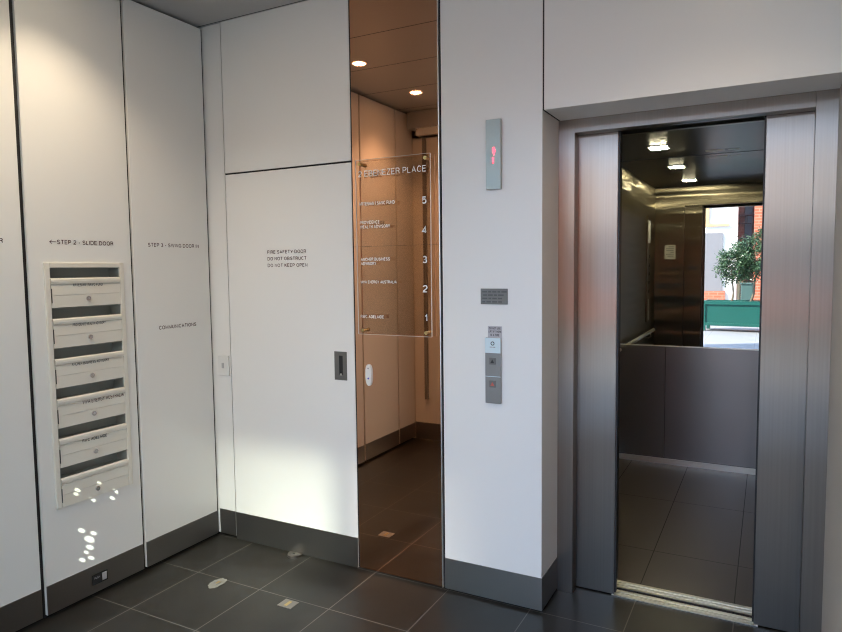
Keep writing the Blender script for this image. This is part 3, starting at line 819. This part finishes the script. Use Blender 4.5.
pbuild(MB().box(px0 + 0.05, px1 - 0.05, py0 + 0.05, py1 - 0.05, 0.16, 0.60), 'soil', SOIL)


def tree(base, top, crown, rads, n, seed, label):
    rnd = random.Random(seed)
    t = thing('citrus_tree', base, label, 'tree', 'small trees in the teal planter')
    b, tp = Vector(base), Vector(top)
    mid = b.lerp(tp, 0.5) + Vector((0.03, 0, 0))
    mb = MB().tube([b, mid, tp, tp.lerp(Vector(crown), 0.6)], [0.030, 0.024, 0.02, 0.012], 10)
    for i in range(7):
        a = i * 2.4; e = Vector(crown) + Vector((math.cos(a) * rads[0] * 0.6, math.sin(a) * rads[1] * 0.6, rnd.uniform(-0.3, 0.5) * rads[2]))
        s0 = tp.lerp(Vector(crown), 0.2 + 0.1 * (i % 3))
        mb.tube([s0, s0.lerp(e, 0.5) + Vector((0, 0, 0.04)), e], [0.011, 0.008, 0.004], 6)
    mb.build('trunk', BARK, t, True)
    mb = MB()
    # foliage: clumps of pointed, creased leaves
    clumps = []
    for i in range(70):
        while True:
            v = Vector((rnd.uniform(-1, 1), rnd.uniform(-1, 1), rnd.uniform(-1, 1)))
            if 0.35 < v.length < 1: break
        clumps.append(Vector(crown) + Vector((v.x * rads[0], v.y * rads[1], v.z * rads[2])))
    for i in range(n):
        c = rnd.choice(clumps); p = c + Vector((rnd.gauss(0, 0.055), rnd.gauss(0, 0.055), rnd.gauss(0, 0.055)))
        q = Matrix.Rotation(rnd.uniform(0, 6.28), 3, 'Z') @ Matrix.Rotation(rnd.uniform(-0.9, 0.7), 3, 'X') @ Matrix.Rotation(rnd.uniform(-0.6, 0.6), 3, 'Y')
        L = rnd.uniform(0.05, 0.085); W = L * 0.27
        pv = [mb.bm.verts.new(p + q @ Vector(c2)) for c2 in ((0, 0, 0), (W, L * 0.45, 0.008), (0, L, -0.012), (-W, L * 0.45, 0.008), (0, L * 0.45, -0.004))]
        mb.bm.faces.new((pv[0], pv[1], pv[4])); mb.bm.faces.new((pv[1], pv[2], pv[4])); mb.bm.faces.new((pv[2], pv[3], pv[4])); mb.bm.faces.new((pv[3], pv[0], pv[4]))
    o = mb.build('foliage', LEAF, t)
    return t


def prw(p): return tuple(PR @ Vector(p))


tree(prw((-0.76, -6.22, 0.60)), (-0.72, -6.16, 1.10), (-0.68, -6.15, 1.52), (0.42, 0.38, 0.50), 2600, 1, 'small leafy tree with an upright trunk at the left end of the teal planter')
tree(prw((-0.38, -6.22, 0.60)), (-0.27, -6.1, 1.10), (-0.18, -6.10, 1.68), (0.52, 0.45, 0.60), 3600, 2, 'taller leafy tree with a slanting trunk further right in the teal planter')

# buildings across the lane
wb = thing('rendered_building', (-3.5, -11.2, 0), 'bright white rendered building across the lane', 'building')
bx('wall', -6.5, -0.83, -12.0, -11.0, 0, 4.3, OUTWHITE, wb)
o = bx('lower_wall', -6.5, -1.22, -11.0, -10.94, 0.72, 2.44, OUTGREY, wb); o['label'] = 'grey lower wall'  # darker grey than the white wall above
o = bx('brick_base', -6.5, -1.13, -11.0, -10.92, 0, 0.72, BRICK, wb); o['label'] = 'red brick base course'
wf = MB().box(-1.71, -1.60, -11.0, -10.94, 2.63, 3.45).box(-1.60, -1.05, -11.0, -10.94, 2.63, 2.70).box(-1.60, -1.05, -11.0, -10.94, 3.26, 3.45).build('window_surround', OCHRE, wb)
bb = thing('brick_building', (1.5, -11.6, 0), 'red brick building with dark windows across the lane', 'building')
bx('wall', -0.83, -0.40, -12.2, -11.5, 0, 4.3, BRICKDK, bb)
o = bx('wall', -0.40, 4.5, -12.2, -11.0, 0, 4.3, BRICK, bb); o['label'] = 'bright red brick wall'
wn = bx('window', -0.66, -0.46, -11.5, -11.46, 1.7, 3.9, DARKGLASS, bb)
MB().box(-0.83, -0.42, -11.46, -11.38, 2.93, 2.97).box(-0.83, -0.42, -11.46, -11.38, 2.70, 2.72).box(-0.80, -0.78, -11.46, -11.38, 2.70, 2.95).box(-0.62, -0.60, -11.46, -11.38, 2.70, 2.95).build('balcony_rail', IRON, wn)
o = bx('glazed_door', -0.82, -0.66, -11.5, -11.46, 0.0, 1.0, YGLASS, bb); o['label'] = 'pale green glazed door'
MB().box(-0.75, -0.73, -11.46, -11.44, 0.0, 1.0).box(-0.82, -0.66, -11.46, -11.44, 1.0, 1.03).box(-0.75, -0.66, -11.46, -11.44, 0, 0.03).build('door_frame', IRON, o)
sb_ = thing('bounce_building', (6.5, -7, 0), 'unseen cream building added to bounce warm light into the lobby', 'building')  # added out of view: bounces warm light to the left wall, blocks sky
bx('wall', 5.5, 7.5, -11.5, -1.0, 0, 8.0, mat('cream_render', (0.74, 0.66, 0.52), 0.8), sb_)
for y in (-3.0, -6.0, -9.0):
    bx('window', 5.47, 5.5, y - 0.6, y + 0.6, 1.0, 2.6, DARKGLASS, sb_); bx('window', 5.47, 5.5, y - 0.6, y + 0.6, 4.0, 5.6, DARKGLASS, sb_)
bn = thing('lane_bin', (-0.5, -9.6, 0), 'dark green bin standing behind the teal planter', 'bin')
bx('body', -0.66, -0.36, -9.9, -9.55, 0.0, 0.95, DKTEAL, bn, bev=0.02)
bx('lid', -0.68, -0.34, -9.92, -9.53, 0.95, 1.0, DKTEAL, bn, bev=0.015)
